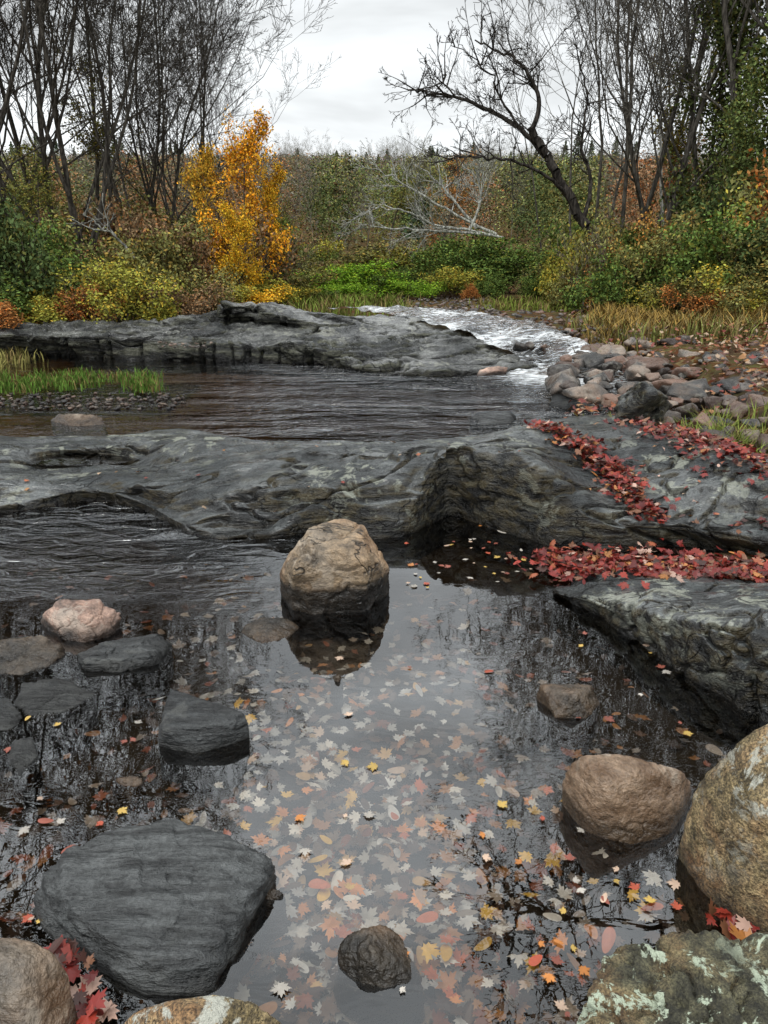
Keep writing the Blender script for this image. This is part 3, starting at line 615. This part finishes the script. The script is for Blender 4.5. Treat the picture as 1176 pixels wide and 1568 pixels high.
def limb3(q,r0,r1,tw=10,tl=1.2,lev=2):
    pp=cr(np.array(q,float),len(q)*5)
    n=len(pp)-1; pp=pp+np.array([[rr.gauss(0,.035) for _ in range(3)] for _ in range(n+1)])*(np.linspace(.2,1,n+1)[:,None])
    for i in range(n):
        t0=i/n;t1=(i+1)/n
        segs.append((tuple(pp[i]),tuple(pp[i+1]),r0+(r1-r0)*t0,r0+(r1-r0)*t1))
    for _ in range(tw):
        i=rr.randrange(int(n*.3),n); a=Vector(pp[i]); d=(Vector(pp[i+1])-a).normalized()
        ax=Vector((rr.gauss(0,1),rr.gauss(0,1),rr.gauss(0,1)+.3)).normalized()
        grow(rr,a,(d*.7+ax*.8),tl*rr.uniform(.5,1.2),.02,2,2+lev,segs,tips,(0,0,6,4),(.6,.6,.7),.16,.05,.2,.006,.5)
def limb(pts,Y,*a): limb3([W(p[0],p[1],Y+(p[2] if len(p)>2 else 0)) for p in pts],*a)
limb([(935,470),(918,400),(893,340),(862,285),(835,240),(815,200)],20,.15,.09,6)
limb([(835,240),(800,200,.3),(755,172,.5),(700,150,.6),(655,142,.8),(628,140,.8)],20,.07,.015,18)
limb([(815,200),(825,150),(800,100),(770,80),(725,62)],20,.065,.015,18)
limb([(870,300),(830,265,-.4),(780,245,-.6),(720,240,-.8),(690,245,-.9)],20,.05,.012,16)
limb([(893,340),(905,280,.3),(890,220,.4),(900,150,.6),(885,90,.7)],20,.06,.015,14)
limb([(800,200,.3),(760,140,.2),(750,110,.1),(690,70,.1)],20,.035,.01,10)
limb([(700,150,.6),(680,125,.6),(684,110,.6)],20,.025,.008,6)
V,Fc=tubes(segs); o=mk('leaning_dead_tree',V,Fc,M_bark,smooth=True); o.color=(.045,.04,.036,1)
segs=[];tips=[]
for pts in ([(770,365),(720,352),(670,345),(625,325),(580,318),(560,325)],[(760,360),(700,330),(650,300),(600,270),(560,255)],[(740,358),(690,355),(640,352),(590,350),(550,345)],[(730,350),(690,300),(660,270),(640,250)],[(720,350),(735,310),(730,280),(700,240)]):
    limb(pts,26.4,.055,.012,12,1.4)
V,Fc=tubes(segs); o=mk('fallen_white_tree',V,Fc,M_bark); o.color=(.38,.38,.35,1)
segs=[];tips=[]
limb([(205,395),(180,365),(150,345),(125,325)],15,.03,.008,6,.7,1); V,Fc=tubes(segs); o=mk('dead_branch',V,Fc,M_bark); o.color=(.22,.22,.2,1)
# bank-side trees whose boughs reach out high above the pool (seen mirrored in it)
def overhang(trunk,boughs,seed):
    global segs,tips,rr
    rr=random.Random(seed); segs=[];tips=[]
    limb3(trunk,.16,.06,0)
    for b_ in boughs: limb3(b_,.05,.012,22,1.3,2)
    V,Fc=tubes(segs); e=bpy.data.objects.new('overhanging_tree',None); S.collection.objects.link(e)
    o=mk('trunk_and_limbs',V,Fc,M_bark,parent=e); o.color=(.045,.04,.035,1)
    nr=np.random.default_rng(seed); c=[t_[0] for t_ in tips]; c=[c[i] for i in nr.choice(len(c),min(len(c),500),replace=False)]
    V,Fc=leafcloud(c,2,.09,.045,nr); o=mk('foliage',V,Fc,M_fol,smooth=False,parent=e); o.color=(.22,.09,.03,1)
overhang([(6.4,6.3,.3),(6.2,6.3,2.5),(6.0,6.2,5),(5.8,6.2,8)],[[(6.1,6.2,3.8),(4.8,6.0,4.6),(3.4,5.9,5.0),(2.2,6.0,5.1),(1.2,6.2,5.0)],[(6.0,6.2,4.6),(4.6,5.4,5.3),(3.2,5.0,5.6),(2.0,5.0,5.5)],[(5.9,6.2,5.5),(4.6,6.6,6.6),(3.2,7.0,7.2),(2.0,7.2,7.3)],[(6.0,6.2,5),(5.0,5.6,5.0),(4.2,5.2,4.6),(3.4,4.9,4.5)],[(5.9,6.2,6.4),(4.6,5.8,7.4),(3.4,5.6,8.2)]],3)
overhang([(-7.6,7.2,.2),(-7.5,7.3,2.5),(-7.3,7.4,5),(-7.0,7.5,8.5)],[[(-7.4,7.3,4.0),(-6.2,7.6,5.0),(-5.0,8.0,5.4),(-4.0,8.2,5.5),(-3.0,8.4,5.4)],[(-7.3,7.4,5),(-6.0,7.4,6.2),(-4.8,7.4,6.8),(-3.6,7.2,7.0)],[(-7.1,7.5,6.5),(-6.0,7.0,7.4),(-4.8,6.4,7.8)],[(-7.3,7.4,4.6),(-6.0,6.6,5.2),(-4.6,6.0,5.2),(-3.6,5.6,5.1)]],9)
# distant forest
rr=np.random.default_rng(2)
cl=[]
for k in range(800):
    t_=k/800; z_=.15+.85*t_; r_=(1-t_)**.8*.22; a=rr.uniform(0,6.28); q=r_*math.sqrt(rr.random()); cl.append((q*math.cos(a),q*math.sin(a),z_-q*.25))
V,Fc=leafcloud(cl,1,.01,.026,rr); CON=datamesh('conifer',V,Fc,M_fol)
CROWN=[]
for s in range(3):
    cc=[]
    for k in range(30):
        a=rr.uniform(0,6.28); q=.26*math.sqrt(rr.random()); cc.append((q*math.cos(a),q*math.sin(a),rr.uniform(.15,.95)))
    V,Fc=leafcloud(cc,36,.05,.015,rr); CROWN.append(datamesh('crown',V,Fc,M_fol))
fe=bpy.data.objects.new('distant_forest',None); S.collection.objects.link(fe)
for i in range(1150):
    Y_=50+190*rng.random()**.75; X_=rng.uniform(-.6,.6)*Y_; z_=float(T(X_,Y_))-.3; u=rng.random()
    ridge=Y_>180; cap=.118*Y_+1.6-z_; zone=float(vnoise([X_/Y_*9,Y_*.03,0],5))
    if (ridge and u<.28) or u<.05: put(CON,'conifer',(X_,Y_,z_),rng.uniform(7,11) if ridge else rng.uniform(4,7),rng.uniform(0,6),(.04,.062,.034),fe)
    elif u<.20 and not ridge or (ridge and u<.42):
        me,hh=BARE[3+rng.integers(2)]; k=min(rng.uniform(7,11),max(cap,4))/hh; put(me,'bare_crown',(X_,Y_,z_),k,rng.uniform(0,6),np.array((.17,.16,.14))*rng.uniform(.7,1.4),fe)
    else:
        pal=[(.10,.13,.045),(.08,.11,.045),(.16,.17,.06),(.13,.12,.075)] if zone>-.1 else [(.14,.13,.10),(.12,.11,.075),(.19,.11,.06),(.17,.12,.06),(.10,.10,.075)]
        c_=np.array(pal[rng.integers(len(pal))])*rng.uniform(.5,1.25)
        k=min(rng.uniform(6,10),max(cap*.95,4)); put(CROWN[rng.integers(3)],'crown',(X_,Y_,z_),(k*1.15,k*1.15,k),rng.uniform(0,6),c_,fe)
# ---------------- sky, light, camera ----------------
wd=bpy.data.worlds.new('World'); S.world=wd; wd.use_nodes=True; t=NT(wd)
EL,AZ=math.radians(58),math.radians(215)
sky=t.n('ShaderNodeTexSky',sky_type='NISHITA',sun_disc=False,sun_elevation=EL,sun_rotation=AZ)
hs=t.n('ShaderNodeHueSaturation',{'Saturation':.3,'Color':sky.outputs[0]})
tc=t.n('ShaderNodeTexCoord').outputs['Generated']
zc=t.n('ShaderNodeSeparateXYZ',{0:tc}).outputs[2]
nz=t.noise(t.mapping(tc,(1.2,1.2,4.)),1.9,5,.55,.3)
g1=t.math('ADD',t.mr(zc,.1,.26,13.5,9.5),t.mr(zc,.24,.52,0.,17.))
g1=t.math('MULTIPLY',g1,t.mr(nz,.35,.68,.68,1.16))
cc=t.mix(1,(.95,.985,1.0),t.n('ShaderNodeCombineXYZ',{0:g1,1:g1,2:g1}).outputs[0],'MULTIPLY')
c=t.mix(.88,hs.outputs[0],cc)
bg=t.n('ShaderNodeBackground',{0:c,1:.1}); t.n('ShaderNodeOutputWorld',{0:bg.outputs[0]})
sl=bpy.data.lights.new('sun','SUN'); sl.energy=1.4; sl.angle=math.radians(20); sl.color=(1,.97,.92)
so=bpy.data.objects.new('sun',sl); S.collection.objects.link(so)
so.rotation_euler=Vector((-math.sin(AZ)*math.cos(EL),-math.cos(AZ)*math.cos(EL),-math.sin(EL))).to_track_quat('-Z','Y').to_euler()
cam=bpy.data.cameras.new('camera'); cam.sensor_fit='VERTICAL'; cam.sensor_height=36; cam.lens=36*F/1568; cam.clip_end=3000; cam.clip_start=.05
co=bpy.data.objects.new('camera',cam); co.location=(0,0,H); co.rotation_euler=(math.radians(90)-PITCH,0,0); S.collection.objects.link(co); S.camera=co
S.view_settings.view_transform='Standard'; S.view_settings.look='None'; S.view_settings.exposure=0
